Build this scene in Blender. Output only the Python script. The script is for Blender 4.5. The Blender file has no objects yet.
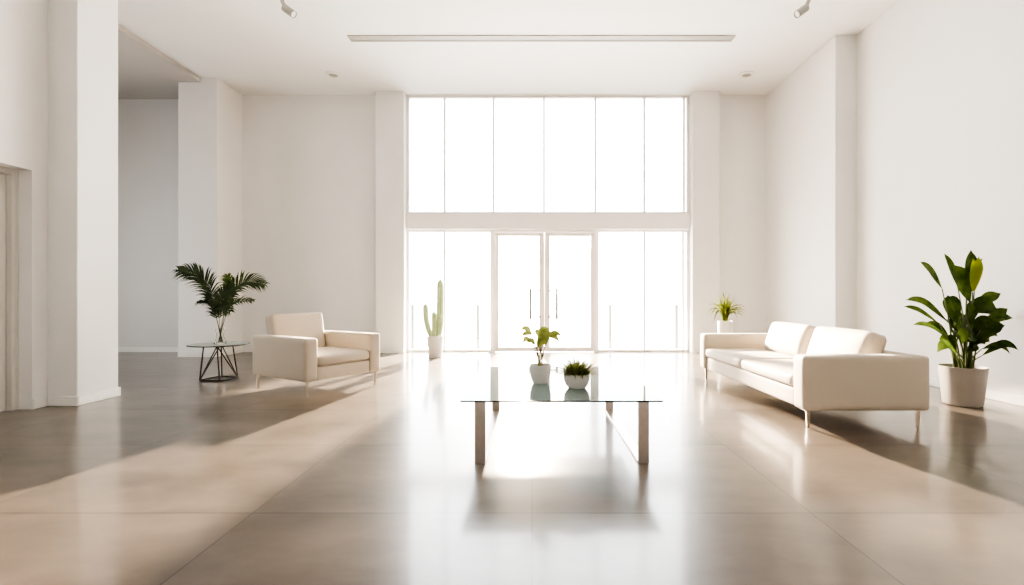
import bpy, bmesh, math, random
from mathutils import Vector, Matrix
rnd = random.Random(7)
scene = bpy.context.scene
COL = scene.collection
PI = math.pi

# ------------------------------------------------------------------ materials
def new_mat(name):
    m = bpy.data.materials.new(name); m.use_nodes = True
    nt = m.node_tree; nt.nodes.clear()
    out = nt.nodes.new('ShaderNodeOutputMaterial')
    return m, nt, out

def pmat(name, col, rough=0.5, metal=0.0, var=0.06, scale=6.0, bump=0.0, bscale=60.0, spec=0.5, sheen=0.0):
    """Principled surface whose colour wanders a little through a noise texture."""
    m, nt, out = new_mat(name)
    b = nt.nodes.new('ShaderNodeBsdfPrincipled')
    nt.links.new(b.outputs[0], out.inputs[0])
    tc = nt.nodes.new('ShaderNodeTexCoord')
    n = nt.nodes.new('ShaderNodeTexNoise'); n.inputs['Scale'].default_value = scale; n.inputs['Detail'].default_value = 4
    nt.links.new(tc.outputs['Object'], n.inputs['Vector'])
    r = nt.nodes.new('ShaderNodeValToRGB')
    r.color_ramp.elements[0].position = 0.3; r.color_ramp.elements[1].position = 0.7
    r.color_ramp.elements[0].color = (*[c*(1-var) for c in col], 1)
    r.color_ramp.elements[1].color = (*[min(1, c*(1+var)) for c in col], 1)
    nt.links.new(n.outputs['Fac'], r.inputs[0]); nt.links.new(r.outputs[0], b.inputs['Base Color'])
    b.inputs['Roughness'].default_value = rough; b.inputs['Metallic'].default_value = metal
    b.inputs['Specular IOR Level'].default_value = spec
    if sheen: b.inputs['Sheen Weight'].default_value = sheen
    if bump:
        n2 = nt.nodes.new('ShaderNodeTexNoise'); n2.inputs['Scale'].default_value = bscale; n2.inputs['Detail'].default_value = 3
        nt.links.new(tc.outputs['Object'], n2.inputs['Vector'])
        bp = nt.nodes.new('ShaderNodeBump'); bp.inputs['Strength'].default_value = bump; bp.inputs['Distance'].default_value = 0.01
        nt.links.new(n2.outputs['Fac'], bp.inputs['Height']); nt.links.new(bp.outputs[0], b.inputs['Normal'])
    return m

def leaf_mat(name, c1, c2, trans=0.3, scale=9.0, rough=0.65):
    m, nt, out = new_mat(name)
    b = nt.nodes.new('ShaderNodeBsdfPrincipled'); t = nt.nodes.new('ShaderNodeBsdfTranslucent')
    mx = nt.nodes.new('ShaderNodeMixShader'); mx.inputs[0].default_value = trans
    tc = nt.nodes.new('ShaderNodeTexCoord'); n = nt.nodes.new('ShaderNodeTexNoise'); n.inputs['Scale'].default_value = scale
    nt.links.new(tc.outputs['Object'], n.inputs['Vector'])
    r = nt.nodes.new('ShaderNodeValToRGB'); r.color_ramp.elements[0].position = .35; r.color_ramp.elements[1].position = .68
    r.color_ramp.elements[0].color = (*c1, 1); r.color_ramp.elements[1].color = (*c2, 1)
    nt.links.new(n.outputs['Fac'], r.inputs[0])
    nt.links.new(r.outputs[0], b.inputs['Base Color']); nt.links.new(r.outputs[0], t.inputs['Color'])
    b.inputs['Roughness'].default_value = rough; b.inputs['Specular IOR Level'].default_value = .15
    nt.links.new(b.outputs[0], mx.inputs[1]); nt.links.new(t.outputs[0], mx.inputs[2]); nt.links.new(mx.outputs[0], out.inputs[0])
    return m

def pane_mat(name, tint, ior=1.5, rough=0.0, noise=0.02, milky=None):
    """Clear glass: tinted see-through mixed with a fresnel reflection."""
    m, nt, out = new_mat(name)
    tr = nt.nodes.new('ShaderNodeBsdfTransparent')
    gl = nt.nodes.new('ShaderNodeBsdfGlossy'); gl.inputs['Roughness'].default_value = rough
    gl.inputs['Color'].default_value = (.95, .97, .97, 1)
    fr = nt.nodes.new('ShaderNodeFresnel'); fr.inputs[0].default_value = ior
    mx = nt.nodes.new('ShaderNodeMixShader')
    tc = nt.nodes.new('ShaderNodeTexCoord'); n = nt.nodes.new('ShaderNodeTexNoise'); n.inputs['Scale'].default_value = 2
    nt.links.new(tc.outputs['Object'], n.inputs['Vector'])
    r = nt.nodes.new('ShaderNodeValToRGB')
    r.color_ramp.elements[0].color = (*[c*(1-noise) for c in tint], 1); r.color_ramp.elements[1].color = (*tint, 1)
    nt.links.new(n.outputs['Fac'], r.inputs[0]); nt.links.new(r.outputs[0], tr.inputs[0])
    nt.links.new(fr.outputs[0], mx.inputs[0]); nt.links.new(tr.outputs[0], mx.inputs[1]); nt.links.new(gl.outputs[0], mx.inputs[2])
    if milky:
        df = nt.nodes.new('ShaderNodeBsdfDiffuse'); df.inputs[0].default_value = (*milky[1], 1)
        m2 = nt.nodes.new('ShaderNodeMixShader'); m2.inputs[0].default_value = milky[0]
        nt.links.new(mx.outputs[0], m2.inputs[1]); nt.links.new(df.outputs[0], m2.inputs[2]); mx = m2
    nt.links.new(mx.outputs[0], out.inputs[0])
    return m

def floor_mat():
    m, nt, out = new_mat('polished_concrete_tile')
    N = nt.nodes.new; L = nt.links.new
    b = N('ShaderNodeBsdfPrincipled'); L(b.outputs[0], out.inputs[0])
    tc = N('ShaderNodeTexCoord'); sp = N('ShaderNodeSeparateXYZ'); L(tc.outputs['Object'], sp.inputs[0])
    def math_(op, a, bb=None, c=None):
        n = N('ShaderNodeMath'); n.operation = op
        for i, v in enumerate((a, bb, c)):
            if v is None: continue
            if isinstance(v, (int, float)): n.inputs[i].default_value = v
            else: L(v, n.inputs[i])
        return n.outputs[0]
    TX, TY = 1.53, 1.25
    def joint(co, off, size, w):
        s = math_('ADD', co, 100*size - off)
        f = math_('MODULO', s, size)
        d = math_('MINIMUM', f, math_('SUBTRACT', size, f))
        return math_('LESS_THAN', d, w)
    jx = joint(sp.outputs[0], 0.0, TX, .0040); jy = joint(sp.outputs[1], 2.74, TY, .0060)
    j = math_('MAXIMUM', jx, jy)
    ix = math_('FLOOR', math_('DIVIDE', sp.outputs[0], TX)); iy = math_('FLOOR', math_('DIVIDE', math_('ADD', sp.outputs[1], 100*TY-2.74), TY))
    cid = N('ShaderNodeCombineXYZ'); L(ix, cid.inputs[0]); L(iy, cid.inputs[1])
    wn = N('ShaderNodeTexWhiteNoise'); L(cid.outputs[0], wn.inputs['Vector'])
    n1 = N('ShaderNodeTexNoise'); n1.inputs['Scale'].default_value = 1.3; n1.inputs['Detail'].default_value = 7; n1.inputs['Roughness'].default_value = .6
    mp = N('ShaderNodeMapping'); mp.inputs['Scale'].default_value = (1, 1.9, 1); mp.inputs['Rotation'].default_value = (0, 0, .5)
    L(tc.outputs['Object'], mp.inputs[0])
    ofs = N('ShaderNodeVectorMath'); ofs.operation = 'MULTIPLY_ADD'
    L(wn.outputs['Color'], ofs.inputs[0]); ofs.inputs[1].default_value = (3, 3, 3); L(mp.outputs[0], ofs.inputs[2])
    L(ofs.outputs[0], n1.inputs['Vector'])
    r = N('ShaderNodeValToRGB'); e = r.color_ramp.elements
    e[0].position = .32; e[0].color = (*FLOOR_A, 1); e[1].position = .68; e[1].color = (*FLOOR_B, 1)
    L(n1.outputs['Fac'], r.inputs[0])
    mxc = N('ShaderNodeMix'); mxc.data_type = 'RGBA'; mxc.inputs['B'].default_value = (.02, .018, .016, 1)
    L(math_('MULTIPLY', j, .85), mxc.inputs['Factor']); L(r.outputs[0], mxc.inputs['A'])
    L(mxc.outputs['Result'], b.inputs['Base Color'])
    n2 = N('ShaderNodeTexNoise'); n2.inputs['Scale'].default_value = 2.2; n2.inputs['Detail'].default_value = 5
    L(tc.outputs['Object'], n2.inputs['Vector'])
    rr = N('ShaderNodeMapRange'); rr.inputs['To Min'].default_value = .285; rr.inputs['To Max'].default_value = .32
    L(n2.outputs['Fac'], rr.inputs['Value']); L(rr.outputs[0], b.inputs['Roughness'])
    b.inputs['Specular IOR Level'].default_value = FLOOR_SPEC
    b.inputs['Coat Weight'].default_value = .5; b.inputs['Coat Roughness'].default_value = .11; b.inputs['Coat IOR'].default_value = 1.5
    bp = N('ShaderNodeBump'); bp.inputs['Strength'].default_value = .25; bp.inputs['Distance'].default_value = .002
    L(math_('SUBTRACT', 1.0, j), bp.inputs['Height']); L(bp.outputs[0], b.inputs['Normal'])
    return m

FLOOR_A = (.060, .050, .041); FLOOR_B = (.130, .108, .088); FLOOR_SPEC = .5
WALL = (.82, .81, .80)
M = {}
M['wall'] = pmat('white_plaster', WALL, .85, var=.012, scale=1.5, bump=.03, bscale=150)
M['ceiling'] = pmat('white_ceiling_paint', (.86, .855, .845), .9, var=.01, scale=1.2)
M['baybay'] = pmat('shade_toned_ceiling_paint', (.48, .46, .44), .9, var=.01, scale=1.2)  # bay ceiling's shade put into a greyer paint colour
M['bay'] = pmat('shade_toned_plaster', (.70, .69, .68), .85, var=.012, scale=1.5, bump=.03, bscale=150)  # wall plaster in a darker tone, carrying the dimness of the bay
M['trim'] = pmat('white_trim_paint', (.83, .82, .80), .45, var=.01)
M['floor'] = floor_mat()
M['outdoor'] = pmat('pale_outdoor_paving', (.78, .77, .75), .8, var=.04, scale=2)
M['frame'] = pmat('white_window_frame', (.90, .875, .85), .4, var=.01)
M['doorframe'] = pmat('pale_warm_door_frame', (.88, .84, .805), .4, var=.01)
M['door'] = pmat('grey_white_door_paint', (.66, .64, .61), .45, var=.01)
M['glass'] = pane_mat('window_glass', (.985, .99, .985))
M['doorglass'] = pane_mat('sun_dimming_door_glass', (.985, .99, .985))  # frosted area is invented, to keep sun off the middle of the floor
nt = M['doorglass'].node_tree; out = [n for n in nt.nodes if n.type == 'OUTPUT_MATERIAL'][0]; old = out.inputs[0].links[0].from_socket
tl = nt.nodes.new('ShaderNodeBsdfTranslucent'); tl.inputs[0].default_value = (.95, .95, .94, 1)
tcd = nt.nodes.new('ShaderNodeTexCoord'); sx = nt.nodes.new('ShaderNodeSeparateXYZ'); nt.links.new(tcd.outputs['Object'], sx.inputs[0])
mr = nt.nodes.new('ShaderNodeMapRange'); mr.inputs['From Min'].default_value = .55; mr.inputs['From Max'].default_value = .75
mr.inputs['To Min'].default_value = .88; mr.inputs['To Max'].default_value = 0
nt.links.new(sx.outputs[0], mr.inputs['Value'])
mxd = nt.nodes.new('ShaderNodeMixShader'); nt.links.new(mr.outputs[0], mxd.inputs[0]); nt.links.new(old, mxd.inputs[1]); nt.links.new(tl.outputs[0], mxd.inputs[2]); nt.links.new(mxd.outputs[0], out.inputs[0])
M['tabletop'] = pane_mat('table_glass', (.86, .93, .92), 1.5, milky=(.14, (.62, .80, .80)))
M['sideglass'] = pane_mat('side_table_glass', (.72, .76, .75), 1.5, rough=.08, milky=(.5, (.5, .54, .53)))
M['glassedge'] = pmat('glass_edge_tint', (.05, .06, .06), .15, var=.1)
M['vase'] = pane_mat('vase_glass', (.93, .94, .93), 1.12)
M['steel'] = pmat('brushed_steel', (.52, .46, .42), .32, metal=1, var=.05, scale=20)
M['darksteel'] = pmat('dark_steel_handle', (.10, .09, .085), .4, var=.05)
M['chrome'] = pmat('satin_metal_leg', (.42, .36, .31), .35, metal=1, var=.04)
M['black'] = pmat('black_metal_rod', (.016, .014, .013), .6, var=.1, spec=.25)
M['cream'] = pmat('cream_upholstery', (.50, .445, .37), .62, var=.02, scale=4, bump=.05, bscale=220, spec=.35, sheen=.1)
M['piping'] = pmat('cream_seam', (.34, .28, .22), .65, var=.02)
M['pot'] = pmat('matt_white_ceramic', (.62, .615, .60), .5, var=.02)
M['potgrey'] = pmat('matt_pale_grey_planter', (.36, .335, .31), .6, var=.025, bump=.02)
M['soil'] = pmat('dark_soil', (.06, .045, .032), .95, var=.4, scale=60, bump=.6, bscale=90)
M['cactus'] = leaf_mat('cactus_green', (.34, .42, .27), (.46, .53, .36), .15, 14, .6)  # paler green, with the haze from the glass front put into the colour
M['palm'] = leaf_mat('dark_palm_green', (.022, .036, .019), (.062, .088, .046), .25, 8)
M['palmlight'] = leaf_mat('light_palm_green', (.06, .10, .03), (.12, .17, .06), .3, 8)
M['palmstem'] = pmat('palm_stalk', (.038, .044, .02), .6, var=.2)
M['leafdark'] = leaf_mat('dark_broad_leaf', (.018, .038, .008), (.068, .10, .022), .35)
M['leafbright'] = leaf_mat('yellow_green_leaf', (.20, .26, .02), (.32, .36, .03), .45, 5)
M['stem'] = pmat('green_stem', (.08, .11, .03), .6, var=.2)
M['leafpale'] = leaf_mat('pale_green_leaf', (.15, .20, .055), (.34, .37, .12), .25, 14)
M['stempale'] = pmat('pale_stem', (.16, .15, .06), .6, var=.2)
M['grass'] = leaf_mat('grassy_green', (.09, .12, .03), (.32, .33, .12), .25, 30)
M['spider'] = leaf_mat('yellow_green_blade', (.08, .11, .014), (.22, .25, .05), .2, 12)
M['slot'] = pmat('grey_diffuser_slot', (.30, .29, .275), .6, var=.03)
M['fixture'] = pmat('grey_light_fitting', (.36, .355, .32), .5, var=.05)
M['fixturelight'] = pmat('white_light_fitting', (.82, .81, .78), .4, var=.01)
M['post'] = pmat('dark_steel_post', (.035, .034, .033), .4, var=.02)
M['rubber'] = pmat('dark_gasket', (.45, .43, .41), .6, var=.03)

# ------------------------------------------------------------------ builders
def obj(name, bm, mat, parent=None, smooth=True, label=None, angle=40):
    me = bpy.data.meshes.new(name)
    bmesh.ops.recalc_face_normals(bm, faces=bm.faces)
    if smooth:
        for f in bm.faces: f.smooth = True
        for e in bm.edges:
            if len(e.link_faces) == 2 and e.calc_face_angle(0) > math.radians(angle): e.smooth = False
    bm.to_mesh(me); bm.free()
    me.materials.append(mat)
    o = bpy.data.objects.new(name, me); COL.objects.link(o)
    if parent: o.parent = parent
    if label: o['label'] = label
    return o
def thing(name, label, cat, loc=(0, 0, 0), rotz=0, group=None):
    o = bpy.data.objects.new(name, None); COL.objects.link(o)
    o.empty_display_size = .1
    o.location = loc; o.rotation_euler = (0, 0, rotz); o['label'] = label; o['category'] = cat
    if group: o['group'] = group
    return o
def struct(name, bm, mat, label=None, parent=None, smooth=False):
    o = obj(name, bm, mat, parent, smooth)
    if not parent: o['kind'] = 'structure'
    if label: o['label'] = label
    return o
def copy_tree(o, label, parent=None):
    c = o.copy(); COL.objects.link(c)
    if parent: c.parent = parent
    else: c['label'] = label
    for ch in o.children: copy_tree(ch, None, c)
    return c

def NB(): return bmesh.new()
def box(bm, x0, x1, y0, y1, z0, z1, bev=0, seg=2):
    r = bmesh.ops.create_cube(bm, size=1)
    vs = r['verts']
    bmesh.ops.scale(bm, vec=(x1-x0, y1-y0, z1-z0), verts=vs)
    bmesh.ops.translate(bm, vec=((x0+x1)/2, (y0+y1)/2, (z0+z1)/2), verts=vs)
    if bev:
        es = list({e for v in vs for e in v.link_edges})
        bmesh.ops.bevel(bm, geom=es, offset=bev, segments=seg, profile=.5, affect='EDGES')
    return bm
def soft_box(bm, x0, x1, y0, y1, z0, z1, r=.04, crown=(0, 0, 0), n=12, mtx=None):
    """A rounded box whose faces swell by crown=(x, y, z)."""
    c = Vector(((x0+x1)/2, (y0+y1)/2, (z0+z1)/2)); h = Vector(((x1-x0)/2, (y1-y0)/2, (z1-z0)/2))
    N = n; grid = {}
    def vert(key):
        if key not in grid:
            u = [2*k/N-1 for k in key]
            p = Vector([math.sin(u[i]*PI/2)*h[i] for i in range(3)])
            q = Vector([max(-(h[i]-r), min(h[i]-r, p[i])) for i in range(3)])
            d = p-q
            if d.length > 1e-9: p = q+d.normalized()*r
            t = [p[i]/h[i] for i in range(3)]
            for i in range(3):
                if crown[i]:
                    j, k = [a for a in range(3) if a != i]
                    p[i] += crown[i]*t[i]*(1-t[j]**2)*(1-t[k]**2)
            grid[key] = bm.verts.new(c+p)
        return grid[key]
    for ax in range(3):
        j, k = [a for a in range(3) if a != ax]
        for side in (0, N):
            for a in range(N):
                for b in range(N):
                    f = []
                    for da, db in ((0, 0), (1, 0), (1, 1), (0, 1)):
                        key = [0, 0, 0]; key[ax] = side; key[j] = a+da; key[k] = b+db; f.append(vert(tuple(key)))
                    bm.faces.new(f)
    allv = list(grid.values())
    if mtx is not None: bmesh.ops.transform(bm, matrix=mtx, verts=allv)
    return bm
def tube(bm, pts, radii, seg=8, caps=True):
    pts = [Vector(p) for p in pts]
    if not isinstance(radii, (list, tuple)): radii = [radii]*len(pts)
    rings = []; prev = None
    for i, p in enumerate(pts):
        t = (pts[min(i+1, len(pts)-1)]-pts[max(i-1, 0)]).normalized()
        if prev is None:
            a = Vector((0, 0, 1)) if abs(t.z) < .9 else Vector((1, 0, 0))
            s = t.cross(a).normalized()
        else:
            s = (prev - t*prev.dot(t)).normalized()
        prev = s; u = t.cross(s)
        rings.append([bm.verts.new(p+(s*math.cos(2*PI*k/seg)+u*math.sin(2*PI*k/seg))*radii[i]) for k in range(seg)])
    for a, b in zip(rings, rings[1:]):
        for k in range(seg): bm.faces.new((a[k], a[(k+1) % seg], b[(k+1) % seg], b[k]))
    if caps: bm.faces.new(list(reversed(rings[0]))); bm.faces.new(rings[-1])
    return bm
def loop_tube(bm, pts, r, seg=6):
    pts = [Vector(p) for p in pts]; n = len(pts); rings = []
    nrm = Vector((0, 0, 1))
    for i, p in enumerate(pts):
        t = (pts[(i+1) % n]-pts[i-1]).normalized(); s = t.cross(nrm).normalized(); u = t.cross(s)
        rings.append([bm.verts.new(p+(s*math.cos(2*PI*k/seg)+u*math.sin(2*PI*k/seg))*r) for k in range(seg)])
    for i in range(n):
        a, b = rings[i], rings[(i+1) % n]
        for k in range(seg): bm.faces.new((a[k], a[(k+1) % seg], b[(k+1) % seg], b[k]))
    return bm
def lathe(bm, prof, seg=40, c=(0, 0)):
    rings = []
    for r, z in prof:
        if r < 1e-6: rings.append([bm.verts.new((c[0], c[1], z))])
        else: rings.append([bm.verts.new((c[0]+r*math.cos(2*PI*k/seg), c[1]+r*math.sin(2*PI*k/seg), z)) for k in range(seg)])
    for a, b in zip(rings, rings[1:]):
        for k in range(seg):
            q = [a[k % len(a)], a[(k+1) % len(a)], b[(k+1) % len(b)], b[k % len(b)]]
            q = list(dict.fromkeys(q))
            if len(q) > 2: bm.faces.new(q)
    return bm
def spline(pts, n):
    """Catmull-Rom through pts."""
    P = [Vector(p) for p in pts]; P = [P[0]*2-P[1]]+P+[P[-1]*2-P[-2]]; out = []
    m = len(P)-3
    for i in range(n+1):
        f = i/n*m; k = min(int(f), m-1); t = f-k
        a, b, c, d = P[k:k+4]
        out.append(.5*((2*b)+(c-a)*t+(2*a-5*b+4*c-d)*t*t+(3*b-a-3*c+d)*t**3))
    return out
def blade(bm, path, width, facing=Vector((0, -1, .4)), fold=.25, peak=.45, n=9, sharp=1.0, wave=0.0, base=.05):
    """A leaf along a path: V-folded, pointed, widest at `peak`; turned so its face looks along `facing`."""
    pts = spline(path, n); rows = []
    for i, p in enumerate(pts):
        t = (pts[min(i+1, n)]-pts[max(i-1, 0)]).normalized()
        s = t.cross(facing)
        s = s.normalized() if s.length > 1e-4 else Vector((1, 0, 0))
        nn = s.cross(t).normalized()
        u = i/n
        eb = 1.35; ea = eb*peak/(1-peak); w = (u**ea*(1-u)**eb)/(peak**ea*(1-peak)**eb)
        w = max(w, base if u < .3 else .05)*width/2
        if i == n: w = width*.01
        wv = wave*math.sin(u*9)*width
        rows.append([bm.verts.new(p+s*w+nn*(w*fold+wv)), bm.verts.new(p+s*w*.5+nn*(w*fold*.45)), bm.verts.new(p), bm.verts.new(p-s*w*.5+nn*(w*fold*.45)), bm.verts.new(p-s*w+nn*(w*fold-wv))])
    for a, b in zip(rows, rows[1:]):
        for k in range(4): bm.faces.new((a[k], a[k+1], b[k+1], b[k]))
    return bm
def thin_blade(bm, base, az, el, length, width, bend, n=5):
    """Grass-like strip that bends down along its length."""
    p = Vector(base); step = length/n; rows = []
    side = Vector((-math.sin(az), math.cos(az), 0))
    for i in range(n+1):
        w = width/2*(1-(i/n)**1.7)+.0004
        rows.append((bm.verts.new(p+side*w), bm.verts.new(p-side*w)))
        e = el-bend*(i/n)
        p = p+Vector((math.cos(az)*math.cos(e), math.sin(az)*math.cos(e), math.sin(e)))*step
    for a, b in zip(rows, rows[1:]): bm.faces.new((a[0], a[1], b[1], b[0]))

# ------------------------------------------------------------------ room shell
H = 5.45; HB = 5.36
bm = NB(); box(bm, -10, 5.6, -4.2, 10.9, -.1, 0); struct('floor', bm, M['floor'])
bm = NB(); box(bm, -60, 60, 10.9, 90, -.14, -.02); struct('ground', bm, M['outdoor'])
bm = NB(); box(bm, -6.47, 5.6, -4.2, 10.9, H, H+.2); struct('ceiling', bm, M['ceiling'])
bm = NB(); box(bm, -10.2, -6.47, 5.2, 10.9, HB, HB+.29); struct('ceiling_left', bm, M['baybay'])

# left wall with the door opening
bm = NB()
DY0, DY1, DZ = 4.25, 5.25, 2.51
box(bm, -5.75, -5.25, -4.2, DY0, 0, H); box(bm, -5.75, -5.25, DY1, 5.42, 0, H); box(bm, -5.75, -5.25, DY0, DY1, DZ, H)
box(bm, -10.2, -5.75, 5.2, 5.42, 0, H)
struct('wall_left', bm, M['wall'])
bm = NB(); box(bm, -5.75, -4.93, 5.42, 5.96, 0, H, .006, 1); struct('wall_left_pier', bm, M['wall'])
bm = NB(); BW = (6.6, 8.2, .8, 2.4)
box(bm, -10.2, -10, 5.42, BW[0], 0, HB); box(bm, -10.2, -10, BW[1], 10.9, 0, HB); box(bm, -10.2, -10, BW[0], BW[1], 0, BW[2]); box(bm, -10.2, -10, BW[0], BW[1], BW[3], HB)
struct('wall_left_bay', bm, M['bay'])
bm = NB(); f = .06
for a in ((BW[0], BW[0]+f, BW[2], BW[3]), (BW[1]-f, BW[1], BW[2], BW[3]), (BW[0]+f, BW[1]-f, BW[2], BW[2]+f), (BW[0]+f, BW[1]-f, BW[3]-f, BW[3])): box(bm, -10.14, -10.06, *a)
bw = struct('added_bay_window', bm, M['frame'])  # unseen window, added to brighten the bay
bm = NB(); bm.faces.new([bm.verts.new(v) for v in ((-10.1, BW[0]+f, BW[2]+f), (-10.1, BW[1]-f, BW[2]+f), (-10.1, BW[1]-f, BW[3]-f), (-10.1, BW[0]+f, BW[3]-f))]); obj('pane', bm, M['glass'], bw, False)
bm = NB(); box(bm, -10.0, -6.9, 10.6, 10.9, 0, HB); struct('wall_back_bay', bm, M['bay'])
bm = NB(); box(bm, -6.9, -6.14, 9.75, 10.9, 0, H, .006, 1); struct('wall_back_pier', bm, M['wall'])
bm = NB(); box(bm, -6.14, -3.25, 10.6, 10.9, 0, H); struct('wall_back', bm, M['wall'])
bm = NB(); box(bm, -3.25, -2.66, 10.4, 10.98, 0, H, .006, 1); struct('wall_back_left_pilaster', bm, M['wall'])
bm = NB(); box(bm, 3.34, 3.90, 10.4, 10.98, 0, H, .006, 1); struct('wall_back_right_pilaster', bm, M['wall'])
bm = NB(); box(bm, 3.90, 5.6, 10.6, 10.9, 0, H); struct('wall_back_right', bm, M['wall'])
bm = NB(); box(bm, 4.97, 5.6, 8.9, 10.6, 0, H); struct('wall_right_far', bm, M['wall'])
bm = NB(); box(bm, 4.95, 5.6, 8.16, 8.9, 0, H, .006, 1); struct('wall_right_pilaster', bm, M['wall'])
bm = NB(); box(bm, 5.3, 5.6, -4.2, 8.16, 0, H); struct('wall_right', bm, M['wall'])
bm = NB(); box(bm, -5.75, 5.6, -4.4, -4.2, 0, H); struct('wall_front', bm, M['wall'])

# baseboards
def bb(name, boxes):
    bm = NB()
    for x0, x1, y0, y1 in boxes: box(bm, x0, x1, y0, y1, 0, .105, .006, 1)
    struct(name, bm, M['trim'])
T = .018
bb('baseboard_left', [(-5.25, -5.25+T, -4.2, DY0), (-5.25, -5.25+T, DY1, 5.42), (-5.25, -4.93+T, 5.42-T, 5.42), (-4.93, -4.93+T, 5.42, 5.96), (-5.75, -4.93+T, 5.96, 5.96+T)])
bb('baseboard_back', [(-6.14+T, -3.25-T, 10.6-T, 10.6), (-3.25-T, -2.66, 10.4-T, 10.4), (-6.14, -6.14+T, 9.75, 10.6), (-6.9, -6.14+T, 9.75-T, 9.75), (-10, -6.9, 10.6-T, 10.6), (3.34, 3.90+T, 10.4-T, 10.4), (3.90+T, 4.97, 10.6-T, 10.6)])
bb('baseboard_right', [(4.97-T, 4.97, 8.9, 10.6-T), (4.95-T, 4.95, 8.16-T, 8.9), (4.95, 5.3-T, 8.16-T, 8.16), (5.3-T, 5.3, -4.2, 8.16)])

# glazed front: upper window, transom, lower windows, double door
GY = 10.62
def px(x): return (x-532)/500*GY
XL, XR = -2.66, 3.34
UM = [px(444.5), px(493.5), px(544), px(595.5), px(644.5), px(684)]
TZ0, TZ1 = 2.60, 2.93
def window(name, x0, x1, z0, z1, mull, mw=.042):
    bm = NB(); f = .05
    for a in ((x0, x0+f, z0, z1), (x1-f, x1, z0, z1), (x0+f, x1-f, z0, z0+f), (x0+f, x1-f, z1-f, z1)):
        box(bm, a[0], a[1], GY, GY+.10, a[2], a[3], .004, 1)
    root = struct(name, bm, M['frame'])
    for x in mull:
        bm = NB(); box(bm, x-mw/2, x+mw/2, GY-.01, GY+.10, z0+f, z1-f, .004, 1)
        obj('mullion', bm, M['frame'], root, False)
    bm = NB()
    r = [bm.verts.new(v) for v in ((x0+f, GY+.05, z0+f), (x1-f, GY+.05, z0+f), (x1-f, GY+.05, z1-f), (x0+f, GY+.05, z1-f))]
    bm.faces.new(r); obj('pane', bm, M['glass'], root, False)
    return root
window('window_1', XL, XR, TZ1, H, UM)
bm = NB(); box(bm, XL, XR, GY-.08, GY+.14, TZ0, TZ1, .006, 1); struct('trim_1', bm, M['frame'])
DX0, DX1 = px(492.5), px(596.5)
window('window_2', XL, DX0, 0, TZ0, [px(444.5)])
window('window_3', DX1, XR, 0, TZ0, [px(644.5), px(683)])
# double door
bm = NB(); fw = .055
box(bm, DX0, DX0+fw, GY-.06, GY+.12, 0, TZ0, .005, 1); box(bm, DX1-fw, DX1, GY-.06, GY+.12, 0, TZ0, .005, 1)
box(bm, DX0+fw, DX1-fw, GY-.06, GY+.12, TZ0-.06, TZ0, .005, 1)
door = struct('door_1', bm, M['doorframe'])
xm = (DX0+DX1)/2
for s, (a, b) in ((-1, (DX0+fw+.002, xm-.002)), (1, (xm+.002, DX1-fw-.002))):
    bm = NB(); sw = .10; swm = .115; z0, z1 = .012, TZ0-.066
    la, lb = (sw*.75, swm) if s < 0 else (swm, sw*.75)
    box(bm, a, a+la, GY-.03, GY+.03, z0, z1, .005, 1); box(bm, b-lb, b, GY-.03, GY+.03, z0, z1, .005, 1)
    box(bm, a+la, b-lb, GY-.03, GY+.03, z0, z0+.10, .005, 1); box(bm, a+la, b-lb, GY-.03, GY+.03, z1-.075, z1, .005, 1)
    leaf = obj('door_leaf', bm, M['doorframe'], door, False)
    bm = NB(); bm.faces.new([bm.verts.new(v) for v in ((a+la, GY, z0+.10), (b-lb, GY, z0+.10), (b-lb, GY, z1-.075), (a+la, GY, z1-.075))])
    obj('door_pane', bm, M['doorglass'], leaf, False)
    bm = NB(); hx = xm+s*.283 if False else (px(530.3) if s < 0 else px(556.6))
    y = GY-.10
    tube(bm, [(hx, y, .69), (hx, y, 1.36)], .030, 10)
    for hz in (.75, 1.30): tube(bm, [(hx, y, hz), (hx, GY-.03 if False else y+.012, hz), ((a+la if s > 0 else b-lb)+s*.02*-1 if False else (xm-s*-.0+s*.09), GY-.031, hz)], .016, 8)
    obj('door_handle', bm, M['darksteel'], leaf)

# left door in its recess
bm = NB(); X = -5.40
box(bm, -5.52, X, DY0, DY0+.06, 0, DZ, .004, 1); box(bm, -5.52, X, DY1-.06, DY1, 0, DZ, .004, 1); box(bm, -5.52, X, DY0+.06, DY1-.06, DZ-.06, DZ, .004, 1)
box(bm, -5.52, X+.012, DY1-.022, DY1, 0, DZ, .003, 1); box(bm, -5.52, X+.012, DY0, DY1-.022, DZ-.022, DZ, .003, 1)
d2 = struct('door_2', bm, M['door'])
bm = NB(); box(bm, -5.50, -5.455, DY0+.063, DY1-.063, .008, DZ-.063, .003, 1); obj('door_leaf', bm, M['door'], d2, False)

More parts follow.
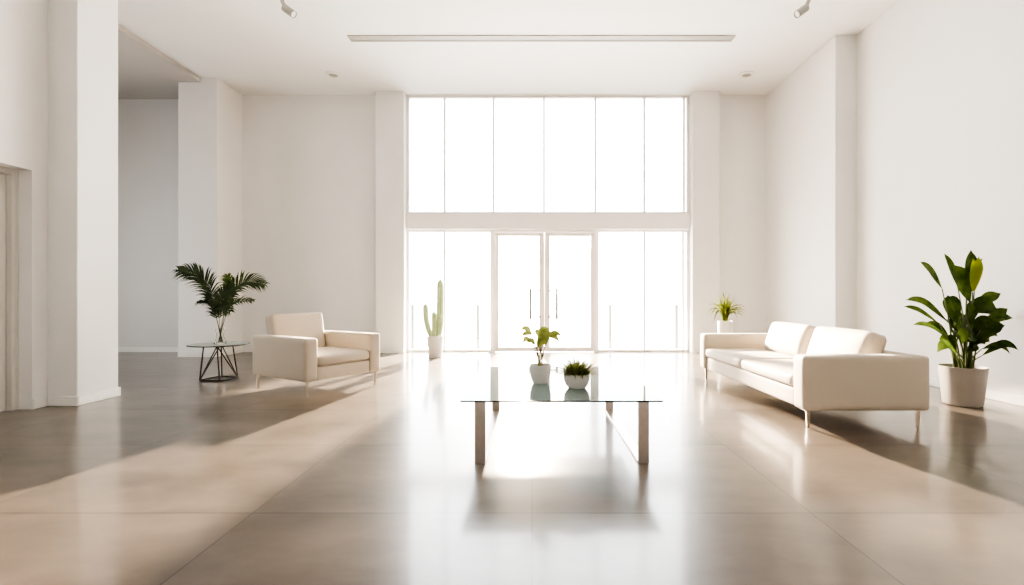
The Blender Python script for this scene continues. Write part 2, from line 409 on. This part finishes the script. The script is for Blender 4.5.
# ------------------------------------------------------------------ ceiling fittings
t = thing('air_diffuser', 'long thin grey slot diffuser running across the white ceiling', 'air diffuser', (.155, 8.26, H))
bm = NB(); L2 = 3.175
box(bm, -L2, L2, -.095, -.07, -.014, 0); box(bm, -L2, L2, .07, .095, -.014, 0); box(bm, -L2, -L2+.03, -.07, .07, -.014, 0); box(bm, L2-.03, L2, -.07, .07, -.014, 0)
obj('frame', bm, M['slot'], t, False)
bm = NB(); box(bm, -L2+.03, L2-.03, -.07, .07, -.006, 0); obj('slot', bm, M['slot'], t, False)
def spotlight(x, s, label):
    t = thing('spotlight', label, 'ceiling spotlight', (x, 6.95, H), 0, 'angled ceiling spotlights')
    bm = NB(); lathe(bm, [(0, 0), (.055, 0), (.055, -.02), (.05, -.025), (0, -.025)], 24); obj('mount', bm, M['fixture'], t)
    bm = NB(); tube(bm, spline([(0, 0, -.02), (s*.02, 0, -.14), (s*.075, 0, -.27)], 8), .026, 12); obj('arm', bm, M['fixture'], t)
    d = Vector((s*.75, -.1, -.55)).normalized(); q = Vector((0, 0, 1)).rotation_difference(d).to_matrix().to_4x4()
    m = Matrix.Translation((s*.06, 0, -.255)) @ q
    bm = NB(); lathe(bm, [(0, -.01), (.045, -.01), (.052, 0), (.052, .17), (.047, .178), (.042, .165), (0, .165)], 24)
    bmesh.ops.transform(bm, matrix=m, verts=bm.verts); h = obj('lamp_head', bm, M['fixture'], t)
    bm = NB(); lathe(bm, [(.0, .166), (.041, .166), (.0, .170)], 24); bmesh.ops.transform(bm, matrix=m, verts=bm.verts); obj('lens', bm, M['fixturelight'], h)
spotlight(-3.50, 1, 'grey angled spotlight hanging from left front of the white ceiling')
spotlight(3.87, -1, 'grey angled spotlight hanging from right front of the white ceiling')
def downlight(x, s, label):
    t = thing('downlight', label, 'downlight', (x, 9.6, H), 0, 'small ceiling downlights')
    bm = NB(); lathe(bm, [(.04, 0), (.14, 0), (.14, -.012), (.125, -.022), (.085, -.026), (.085, -.002), (.04, -.002)], 32); obj('trim_ring', bm, M['fixturelight'], t)
    bm = NB(); lathe(bm, [(0, -.018), (.07, -.018), (.086, -.010), (.086, -.003), (0, -.003)], 32); obj('lamp_face', bm, M['fixture'], t)
downlight(-3.82, 1, 'small round downlight near the left end of the ceiling slot diffuser')
downlight(4.12, -1, 'small round downlight near the right end of the ceiling slot diffuser')

# ------------------------------------------------------------------ sofa and armchair
def piping(x0, x1, y0, y1, z, r, rad=.005):
    P = []
    for cx, cy, a0 in ((x1-r, y1-r, 0), (x0+r, y1-r, 90), (x0+r, y0+r, 180), (x1-r, y0+r, 270)):
        for k in range(5):
            a = math.radians(a0+k*22.5); P.append((cx+r*math.cos(a), cy+r*math.sin(a), z))
    return loop_tube(NB(), P, rad)
def leg(bm, x, y, ztop, zsize=.03, dx=0, dy=0):
    """tapered square metal leg with a small mounting plate"""
    r = bmesh.ops.create_cube(bm, size=1)['verts']
    for v in r:
        top = v.co.z > 0
        s = zsize if top else zsize*.62
        v.co = Vector((x+(0 if top else dx)+v.co.x*2*s*.5, y+(0 if top else dy)+v.co.y*2*s*.5, ztop if top else 0))
    es = list({e for v in r for e in v.link_edges}); bmesh.ops.bevel(bm, geom=es, offset=.003, segments=2, affect='EDGES')
    box(bm, x-zsize*1.3, x+zsize*1.3, y-zsize*1.3, y+zsize*1.3, ztop-.006, ztop)
    return bm

sofa = thing('sofa', 'long cream two-seat sofa with low arms and loose back cushions by right wall', 'sofa', (2.985, 5.83, 0), -PI/2)
HL, HD = 1.385, .565; A = .20; ZB = .165; ZA = .655
for s in (-1, 1):
    bm = NB(); x0, x1 = (HL-A, HL) if s > 0 else (-HL, -HL+A)
    soft_box(bm, x0, x1, -HD, HD, ZB, ZA, .035, (.004, .004, .004), 14); obj('arm', bm, M['cream'], sofa, angle=80)
bm = NB(); soft_box(bm, -HL+A, HL-A, -HD+.03, HD-.02, ZB, .335, .02, (0, .004, 0), 10); obj('base', bm, M['cream'], sofa, angle=80)
bm = NB(); soft_box(bm, -HL+A, HL-A, HD-.20, HD, .30, ZA-.005, .035, (0, .004, .004), 12); obj('backrest', bm, M['cream'], sofa, angle=80)
for a, b in ((-HL+A+.004, -.006), (.006, HL-A-.004)):
    bm = NB(); soft_box(bm, a, b, -HD+.005, HD-.27, .338, .458, .04, (0, .012, .022), 14); c = obj('seat_cushion', bm, M['cream'], sofa, angle=80)
    obj('piping', piping(a+.008, b-.008, -HD+.012, HD-.28, .372, .04), M['piping'], c)
for a, b in ((-.93, .00), (.10, 1.06)):
    m = Matrix.Translation(((a+b)/2, .215, .445)) @ Matrix.Rotation(math.radians(-19), 4, 'X')
    bm = NB(); soft_box(bm, -(b-a)/2, (b-a)/2, -.10, .10, 0, .405, .055, (.006, .045, .01), 16, m); c = obj('back_cushion', bm, M['cream'], sofa, angle=80)
    P = []
    hw = (b-a)/2; r = .05
    for cx, cz, a0 in ((hw-r-.002, .405-r, 0), (-hw+r+.002, .405-r, 90), (-hw+r+.002, r, 180), (hw-r-.002, r, 270)):
        for k in range(5):
            q = math.radians(a0+k*22.5); P.append(m @ Vector((cx+r*math.cos(q), .06, cz+r*math.sin(q))))
    bm = NB(); loop_tube(bm, P, .004); obj('piping', bm, M['piping'], c)
for sx in (-1, 1):
    for sy in (-1, 1):
        obj('leg', leg(NB(), sx*(HL-.07), sy*(HD-.07), ZB+.003, .036, 0, 0), M['chrome'], sofa, False)

chair = thing('armchair', 'square cream armchair on slim metal legs beside the round side table', 'armchair', (-2.80, 6.53, 0), math.radians(57.4))
W2, D2, A = .545, .575, .165; ZB = .19; ZA = .695
for s in (-1, 1):
    bm = NB(); x0, x1 = (W2-A, W2) if s > 0 else (-W2, -W2+A)
    soft_box(bm, x0, x1, -D2, D2, ZB, ZA, .03, (.004, .004, .003), 14); obj('arm', bm, M['cream'], chair, angle=80)
bm = NB(); soft_box(bm, -W2+A, W2-A, -D2+.02, D2-.02, ZB, .355, .02, (0, .004, 0), 10); obj('base', bm, M['cream'], chair, angle=80)
m = Matrix.Translation((0, D2-.175, .33)) @ Matrix.Rotation(math.radians(-10), 4, 'X')
bm = NB(); soft_box(bm, -W2+A+.012, W2-A-.012, -.09, .10, 0, .625, .03, (.0, .02, .004), 16, m); obj('backrest', bm, M['cream'], chair, angle=80)
a, b = -W2+A+.004, W2-A-.004
bm = NB(); soft_box(bm, a, b, -D2+.004, D2-.27, .358, .485, .04, (0, .012, .022), 14); c = obj('seat_cushion', bm, M['cream'], chair, angle=80)
obj('piping', piping(a+.006, b-.006, -D2+.012, D2-.28, .392, .04), M['piping'], c)
for sx in (-1, 1):
    for sy in (-1, 1):
        obj('leg', leg(NB(), sx*(W2-.05), sy*(D2-.05), ZB+.003, .030), M['chrome'], chair, False)

# ------------------------------------------------------------------ glass coffee table and its plants
ct = thing('coffee_table', 'low rectangular glass coffee table on flat metal sled legs', 'coffee table', (.208, 4.34, 0))
ZT = .450
bm = NB(); box(bm, -.705, .705, -.855, .80, ZT, ZT+.012); top = obj('tabletop', bm, M['tabletop'], ct, False)
bm = NB()
for a in ((-.706, .706, -.8595, -.855), (-.706, .706, .80, .8025), (-.7075, -.705, -.8575, .8025), (.705, .7075, -.8575, .8025)): box(bm, *a, ZT, ZT+.012)
obj('glass_edge', bm, M['glassedge'], top, False)
for cx in (-.577, .585):
    bm = NB(); w = .039; k = .016
    box(bm, cx-w, cx+w, -.79, -.79+k, 0, ZT, .002, 1); box(bm, cx-w, cx+w, .79-k, .79, 0, ZT, .002, 1)
    box(bm, cx-w, cx+w, -.79+k, .79-k, 0, k, .002, 1); box(bm, cx-w, cx+w, -.79+k, .79-k, ZT-.01, ZT, .001, 1) if False else None
    obj('sled_leg', bm, M['steel'], ct, False)
Z0 = ZT+.0125

p = thing('potted_foliage', 'leafy pale green plant in rounded white pot on the glass coffee table', 'plant', (.07, 4.18, Z0))
bm = NB(); lathe(bm, [(0, 0), (.050, 0), (.060, .004), (.076, .035), (.086, .08), (.089, .12), (.090, .153), (.086, .155), (.083, .150), (.081, .13), (0, .13)], 48); obj('pot', bm, M['pot'], p, angle=60)
bm = NB(); lathe(bm, [(0, .143), (.05, .141), (.081, .136), (.081, .131), (0, .131)], 32); obj('soil', bm, M['soil'], p)
# leaf map read off the plant: base (dx, z) -> tip (dx, z), width
lv = [(-.075, .425, -.17, .445, .055, -.02), (-.07, .40, -.165, .385, .055, .03), (-.085, .365, -.15, .335, .05, -.05), (-.05, .33, -.115, .345, .06, -.08),
      (.0, .37, -.012, .45, .085, .06), (-.01, .315, .075, .42, .10, -.05), (.02, .36, .115, .395, .085, -.02), (.07, .40, .19, .385, .055, .02), (.07, .39, .165, .34, .05, -.06), (-.03, .31, .03, .345, .07, -.09), (.01, .38, .07, .455, .07, .08)]
stems = NB(); lf = NB()
for bx, bz, tx, tz, w, dy in lv:
    b0 = (rnd.uniform(-.02, .02), rnd.uniform(-.02, .02), .14); B = Vector((bx, dy*.7, bz)); Tt = Vector((tx, dy*1.2, tz))
    tube(stems, spline([b0, (bx*.45, dy*.3, .14+(bz-.14)*.55), B], 7), [.0048]*4+[.0040]*4, 6)
    mid = (B+Tt)/2+Vector((0, 0, .022)); blade(lf, [B, mid, Tt], w*1.1, Vector((.15, -.75, .75)), .22, .42, 9)
obj('stem', stems, M['stempale'], p); obj('leaves', lf, M['leafpale'], p, angle=80)

p = thing('potted_grass', 'grassy tuft in bowl shaped white pot on the glass coffee table', 'plant', (.355, 3.96, Z0))
bm = NB(); lathe(bm, [(0, 0), (.058, 0), (.068, .004), (.088, .028), (.101, .06), (.104, .085), (.103, .112), (.099, .115), (.096, .110), (.096, .095), (0, .095)], 48); obj('pot', bm, M['pot'], p, angle=60)
bm = NB(); lathe(bm, [(0, .110), (.06, .107), (.095, .100), (.095, .096), (0, .096)], 32); obj('soil', bm, M['soil'], p)
bm = NB()
for i in range(420):
    a = rnd.uniform(0, 2*PI); r = .085*math.sqrt(rnd.random()); el = math.radians(88-66*(r/.085)+rnd.uniform(-14, 14))
    thin_blade(bm, (r*math.cos(a), r*math.sin(a), .105), a+rnd.uniform(-.5, .5), el, rnd.uniform(.11, .165), rnd.uniform(.011, .016), rnd.uniform(.2, 1.1), 4)
obj('leaves', bm, M['grass'], p, False)

# ------------------------------------------------------------------ side table, vase, palm fronds
SX, SY, SZ = -4.48, 7.17, .492
st = thing('side_table', 'round glass side table with black wire rod base beside armchair', 'side table', (SX, SY, 0), math.radians(32))
bm = NB(); lathe(bm, [(0, SZ), (.385, SZ), (.385, SZ+.012), (0, SZ+.012)], 64); top = obj('tabletop', bm, M['sideglass'], st, angle=30)
bm = NB(); lathe(bm, [(.385, SZ-.002), (.394, SZ-.002), (.394, SZ+.0125), (.385, SZ+.0125), (.385, SZ-.002)], 64); obj('rim', bm, M['black'], top, angle=30)
rb = .0095
feet = [Vector((.27*math.cos(math.radians(a)), .27*math.sin(math.radians(a)), rb)) for a in (205, 268, 335, 90)]
feet = [Vector((-.235, -.04, rb)), Vector((-.0, -.235, rb)), Vector((.225, -.04, rb)), Vector((.03, .21, rb))]
tops = [Vector((-.19, -.04, SZ-.004)), Vector((-.03, -.17, SZ-.004)), Vector((.16, -.02, SZ-.004)), Vector((.02, .16, SZ-.004))]
P = []
for i in range(4):
    a, b = feet[i], feet[(i+1) % 4]; mid = (a+b)/2; mid = mid+mid.normalized()*.045; mid.z = rb
    for k in range(6):
        u = k/6; P.append(a*(1-u)**2+mid*2*u*(1-u)+b*u*u)
bm = NB(); loop_tube(bm, P, rb, 8); obj('base_ring', bm, M['black'], st)
P = []
for i in range(4):
    a, b = tops[i], tops[(i+1) % 4]
    for k in range(3): P.append(a.lerp(b, k/3))
bm = NB(); loop_tube(bm, P, .007, 8); obj('top_ring', bm, M['black'], st)
for i in range(4):
    bm = NB(); tube(bm, [feet[i], tops[i]], .0095, 10); obj('leg', bm, M['black'], st)
for f, tt in ((0, 1), (2, 1), (0, 3), (2, 3)):
    bm = NB(); tube(bm, [feet[f], tops[tt]], .008, 10); obj('brace', bm, M['black'], st)

VX, VY, VZ = -4.47, 7.17, SZ+.013
v = thing('vase', 'clear hourglass shaped glass vase holding palm stalks on side table', 'vase', (VX, VY, VZ))
bm = NB(); lathe(bm, [(0, .0), (.074, 0), (.080, .006), (.066, .05), (.044, .11), (.048, .15), (.068, .225), (.066, .225)], 40); obj('body', bm, M['vase'], v, angle=80)
K = .002215
def frond(label, zp, dys, leaf, mat, t0=.42, n=26, nrm=(.15, -.85, .45)):
    pts = [Vector(((x-265)*K, dy, max(.016, (560-z)*K))) for (x, z), dy in zip(zp, dys)]
    root = thing('palm_frond', label, 'palm frond', (VX, VY, VZ), 0, 'palm fronds in the glass vase')
    N = 40; C = spline(pts, N)
    bm = NB(); tube(bm, C, [.0055-.0042*i/N for i in range(N+1)], 6); obj('stalk', bm, M['palmstem'], root)
    bm = NB(); nv = Vector(nrm).normalized()
    for i in range(n):
        u = t0+(1-t0)*(i+.5)/n; f = u*N; k = min(int(f), N-1); p = C[k].lerp(C[k+1], f-k)
        T_ = (C[min(k+2, N)]-C[max(k-1, 0)]).normalized(); S = T_.cross(nv).normalized(); up = S.cross(T_)
        v_ = (u-t0)/(1-t0); L_ = leaf*(.45+.75*math.sin(PI*min(1, .12+.80*v_)))*(1 if v_ < .75 else 1-(v_-.75)*1.6)
        for s in (-1, 1):
            d = (T_*(.55+.55*v_)+S*s*(1.0-.35*v_)+up*.18+Vector((rnd.uniform(-.08, .08), rnd.uniform(-.25, .25), rnd.uniform(-.08, .08)))).normalized()
            l = L_*rnd.uniform(.85, 1.1)
            q = p+d*l*.55+Vector((0, 0, .01)); e = p+d*l+Vector((0, 0, -l*.22))
            blade(bm, [p, q, e], .020+.004*rnd.random(), nv, .25, .25, 6, base=.6)
    obj('leaflets', bm, mat, root, angle=80)
frond('longest dark palm frond, arching up and out to the left of the vase', [(280, 550), (264, 490), (225, 340), (195, 215), (130, 125), (15, 85)], [0, 0, .02, .03, .0, -.05], .25, M['palm'], .43, 34)
frond('long palm frond arching out to the right toward the armchair', [(252, 550), (268, 490), (318, 335), (352, 220), (430, 160), (540, 178)], [0, 0, -.02, -.03, 0, .05], .22, M['palm'], .43, 30)
frond('upright paler palm frond at the centre of the vase', [(268, 550), (268, 490), (283, 330), (296, 200), (272, 118)], [.02, .01, .06, .12, .15], .16, M['palmlight'], .48, 20)
frond('low palm frond reaching right, under the long right frond', [(258, 550), (267, 490), (282, 370), (350, 296), (455, 285)], [.01, 0, .03, .06, .09], .14, M['palm'], .5, 20, (.1, -.5, .85))
frond('short palm frond bending forward over the vase mouth', [(272, 550), (264, 490), (255, 370), (290, 325), (370, 355)], [-.02, -.01, -.06, -.12, -.17], .19, M['palm'], .43, 22, (.1, -.7, .7))
frond('short low palm frond reaching left, under the longest left frond', [(275, 550), (266, 490), (240, 350), (210, 300), (158, 297)], [.02, 0, -.05, -.09, -.12], .12, M['palm'], .5, 16, (-.1, -.5, .85))
frond('bushy middle palm frond leaning a little to the right', [(262, 550), (266, 490), (272, 360), (310, 250), (375, 195)], [0, 0, -.05, -.10, -.12], .19, M['palm'], .43, 22)

# ------------------------------------------------------------------ big plant on the right
p = thing('potted_plant', 'tall broad-leaved green plant in tapered pale grey planter near right wall', 'plant', (4.72, 5.48, 0))
bm = NB(); lathe(bm, [(0, 0), (.158, 0), (.170, .006), (.176, .02), (.214, .408), (.216, .418), (.211, .422), (.204, .417), (.200, .385), (0, .385)], 56); obj('planter', bm, M['potgrey'], p, angle=60)
bm = NB(); lathe(bm, [(0, .402), (.12, .397), (.201, .392), (.201, .386), (0, .386)], 32); obj('soil', bm, M['soil'], p)
K2 = .00355
def w2(x, z, dy): return Vector(((x-265)*K2, dy, .40+(425-z)*K2))
BL = [ # base, tip, width, arch, depth at base, depth at tip, bright
 (206, 180, 130, 97, 36, 6, .02, -.02, 0), (268, 222, 202, 108, 62, 2, -.08, -.14, 0), (266, 192, 248, 92, 40, 2, -.12, -.20, 1), (274, 180, 278, 62, 40, 2, -.04, -.05, 0),
 (280, 178, 300, 82, 30, 2, 0, .0, 0), (284, 165, 346, 84, 13, 4, .03, .08, 0), (250, 176, 220, 70, 34, 4, .0, .05, 0), (276, 190, 272, 84, 26, 2, -.10, -.17, 1),
 (222, 285, 82, 215, 26, 22, .0, -.03, 0), (205, 290, 104, 235, 22, 10, .05, .10, 0), (202, 320, 94, 290, 17, 12, -.04, -.08, 0), (226, 380, 135, 370, 30, 26, -.10, -.22, 0),
 (245, 268, 196, 204, 44, 4, -.05, -.10, 0), (296, 248, 396, 194, 32, 8, .02, .05, 0), (316, 292, 378, 240, 28, 4, -.05, -.10, 0), (320, 300, 428, 272, 26, 14, .0, .02, 0),
 (340, 296, 404, 258, 16, 6, .05, .12, 0), (304, 384, 390, 366, 24, 26, -.08, -.18, 0), (318, 366, 388, 382, 20, 22, -.02, -.10, 0), (252, 250, 324, 240, 60, 10, -.10, -.18, 0),
 (240, 300, 205, 345, 30, 12, -.12, -.24, 0), (280, 290, 300, 215, 40, 2, -.02, .02, 0), (262, 300, 244, 222, 42, 2, -.12, -.16, 0), (274, 330, 330, 290, 36, 10, -.15, -.25, 0),
 (255, 340, 205, 290, 34, 10, .12, .25, 0), (285, 320, 340, 262, 34, 8, .14, .28, 0), (262, 290, 270, 200, 44, 4, .10, .22, 0), (270, 345, 296, 320, 34, 10, -.14, -.30, 0),
 (255, 355, 235, 315, 30, 8, -.12, -.26, 0), (250, 290, 300, 270, 48, 8, .10, .12, 0)]
for k in range(10):
    a = rnd.uniform(0, 2*PI); zz = rnd.uniform(290, 385); r0 = rnd.uniform(8, 30); r1 = rnd.uniform(45, 75)
    BL.append((265+r0*math.cos(a), zz, 265+r1*math.cos(a), zz-rnd.uniform(20, 60), rnd.uniform(34, 46), 8, r0*K2*math.sin(a), r1*K2*math.sin(a), 0))
stems = NB(); dark = NB(); bright = NB()
for x0, z0, x1, z1, w, arch, d0, d1, br in BL:
    B = w2(x0, z0, d0); Tt = w2(x1, z1, d1); s0 = w2(265+(x0-265)*.22+rnd.uniform(-14, 14), 428, d0*.5+rnd.uniform(-.05, .05))
    mid = s0.lerp(B, .55); mid.x = s0.x+(B.x-s0.x)*.35
    tube(stems, spline([s0, mid, B], 8), [.011-.0007*i for i in range(9)], 7)
    c = B.lerp(Tt, .5)+Vector((0, 0, arch*K2)); c2 = B.lerp(Tt, .78)+Vector((0, 0, arch*K2*.75))
    blade(bright if br else dark, [B, c, c2, Tt], w*K2*1.08, Vector((rnd.uniform(-.25, .25), -.8, .55)), .25, .45, 12, 1.0, .02)
obj('stem', stems, M['stem'], p); obj('leaves', dark, M['leafdark'], p, angle=80); obj('young_leaves', bright, M['leafbright'], p, angle=80, label='bright yellow green young leaves')

# ------------------------------------------------------------------ plant behind sofa
p = thing('potted_spider_plant', 'small arching grassy plant in tall slim white planter behind the sofa', 'plant', (3.46, 8.95, 0))
bm = NB(); lathe(bm, [(0, 0), (.105, 0), (.112, .006), (.130, .735), (.131, .742), (.126, .745), (.120, .740), (.118, .715), (0, .715)], 40); obj('planter', bm, M['pot'], p, angle=60)
bm = NB(); lathe(bm, [(0, .728), (.08, .725), (.119, .72), (.119, .716), (0, .716)], 28); obj('soil', bm, M['soil'], p)
bm = NB()
for i in range(85):
    a = rnd.uniform(0, 2*PI); r = rnd.uniform(.0, .045)
    el = math.radians(rnd.uniform(62, 90)); q = rnd.random()
    base = Vector((r*math.cos(a), r*math.sin(a), .725)); mid = base+Vector((.03*math.cos(a), .03*math.sin(a), rnd.uniform(.13, .22)))
    L_ = rnd.uniform(.22, .38); e1 = math.radians(rnd.uniform(5, 85))
    d = Vector((math.cos(a)*math.cos(e1), math.sin(a)*math.cos(e1), math.sin(e1)))
    m2 = mid+d*L_*.6; tip = mid+d*L_+Vector((math.cos(a)*.03, math.sin(a)*.03, -L_*rnd.uniform(.15, .75)*math.cos(e1)))
    blade(bm, [base, mid, m2, tip], rnd.uniform(.026, .038), Vector((math.cos(a+.001)*-.3, -.3, 1)), .3, .45, 8)
obj('leaves', bm, M['spider'], p, angle=80)

# ------------------------------------------------------------------ cactus
p = thing('potted_cactus', 'tall three-armed green cactus in tapered white pot beside glass front', 'cactus', (-1.88, 9.72, 0))
bm = NB(); lathe(bm, [(0, 0), (.120, 0), (.126, .006), (.160, .405), (.161, .414), (.156, .418), (.148, .413), (.146, .385), (0, .385)], 48); obj('pot', bm, M['pot'], p, angle=60)
bm = NB(); lathe(bm, [(0, .395), (.1, .392), (.147, .39), (.147, .386), (0, .386)], 28); obj('soil', bm, M['soil'], p)
def cactus_arm(path, r):
    bm = NB(); N = 24; pts = spline(path, N); ribs = 9; seg = ribs*4; rings = []; prev = None
    for i, q in enumerate(pts):
        t = (pts[min(i+1, N)]-pts[max(i-1, 0)]).normalized()
        s = t.cross(Vector((0, 1, 0))).normalized(); u = t.cross(s)
        f = i/N; rr = r*(.82+.18*min(1, f*3)) if f < .9 else r*math.sqrt(max(.02, 1-((f-.9)/.1)**2))
        rings.append([bm.verts.new(q+(s*math.cos(2*PI*k/seg)+u*math.sin(2*PI*k/seg))*rr*(1+.10*math.cos(2*PI*k/4))) for k in range(seg)])
    for a, b in zip(rings, rings[1:]):
        for k in range(seg): bm.faces.new((a[k], a[(k+1) % seg], b[(k+1) % seg], b[k]))
    bm.faces.new(rings[-1]); bm.faces.new(list(reversed(rings[0])))
    obj('cactus_stem', bm, M['cactus'], p, angle=70)
cactus_arm([(.055, .0, .39), (.085, .0, .60), (.095, .0, 1.0), (.10, 0, 1.52)], .062)
cactus_arm([(-.06, -.01, .39), (-.12, -.01, .52), (-.175, 0, .75), (-.19, 0, 1.04)], .050)
cactus_arm([(-.015, -.05, .39), (-.01, -.05, .6), (-.015, -.05, .885)], .044)

# ------------------------------------------------------------------ posts beyond the glass
for k, (x, lab) in enumerate(((412.5, 'slim grey post outside, beyond the far left pane'), (478, 'slim grey post outside, just left of the double door'), (610, 'slim grey post outside, just right of the double door'), (676.5, 'slim grey post outside, beyond the far right pane'))):
    t = thing('bollard', lab, 'post', ((x-532)/500*11.5, 11.5, -.02), 0, 'slim posts outside the glass front')
    bm = NB(); lathe(bm, [(0, .008), (.034, .008), (.034, 1.0), (.030, 1.005), (0, 1.005)], 20); obj('post', bm, M['post'], t)
    bm = NB(); lathe(bm, [(0, 0), (.06, 0), (.06, .008), (0, .008)], 24); obj('base_plate', bm, M['post'], t)

# ------------------------------------------------------------------ light
w = bpy.data.worlds.new('hazy_sky'); scene.world = w; w.use_nodes = True
nt = w.node_tree; nt.nodes.clear()
out = nt.nodes.new('ShaderNodeOutputWorld'); bg = nt.nodes.new('ShaderNodeBackground'); nt.links.new(bg.outputs[0], out.inputs[0])
tc = nt.nodes.new('ShaderNodeTexCoord'); sp = nt.nodes.new('ShaderNodeSeparateXYZ'); nt.links.new(tc.outputs['Generated'], sp.inputs[0])
r = nt.nodes.new('ShaderNodeValToRGB'); r.color_ramp.elements[0].color = (.97, .97, .97, 1); r.color_ramp.elements[1].color = (.93, .97, 1, 1); r.color_ramp.elements[1].position = .8
nt.links.new(sp.outputs[2], r.inputs[0]); nt.links.new(r.outputs[0], bg.inputs[0])
bg.inputs[1].default_value = 15.0

l = bpy.data.lights.new('sky_portal', 'AREA'); l.shape = 'RECTANGLE'; l.size = 6.1; l.size_y = 5.5; l.cycles.is_portal = True
o = bpy.data.objects.new('sky_portal', l); COL.objects.link(o); o.location = (.34, 10.95, 2.72); o.rotation_euler = (-PI/2, 0, 0)

l = bpy.data.lights.new('bay_portal', 'AREA'); l.shape = 'RECTANGLE'; l.size = 1.7; l.size_y = 1.7; l.cycles.is_portal = True
o = bpy.data.objects.new('bay_portal', l); COL.objects.link(o); o.location = (-10.25, 7.4, 1.6); o.rotation_euler = (0, -PI/2, 0)  # sampling portal for the added bay window
SUN = Vector((-.3, 17.0, 3.4))
l = bpy.data.lights.new('low_sun', 'SPOT'); l.energy = 140000; l.color = (1, .79, .57); l.shadow_soft_size = .14
l.spot_size = math.radians(50); l.spot_blend = .10
o = bpy.data.objects.new('low_sun', l); COL.objects.link(o); o.location = SUN
d = Vector((math.sin(math.radians(5)), -1, 0)).normalized()*math.cos(math.radians(30)); d.z = -math.sin(math.radians(30))
o.rotation_euler = d.to_track_quat('-Z', 'Y').to_euler()

# ------------------------------------------------------------------ camera
cam = bpy.data.cameras.new('camera'); co = bpy.data.objects.new('camera', cam); COL.objects.link(co)
co.location = (0, 0, 1.19); co.rotation_euler = (PI/2, 0, 0)
cam.sensor_width = 36; cam.lens = 500/1024*36
cam.shift_x = -20/1024; cam.shift_y = 3.5/1024
cam.clip_start = .05; cam.clip_end = 300
scene.camera = co
scene.view_settings.view_transform = 'AgX'
scene.view_settings.look = 'AgX - High Contrast'
scene.view_settings.exposure = 0.04
scene.cycles.blur_glossy = 1.0
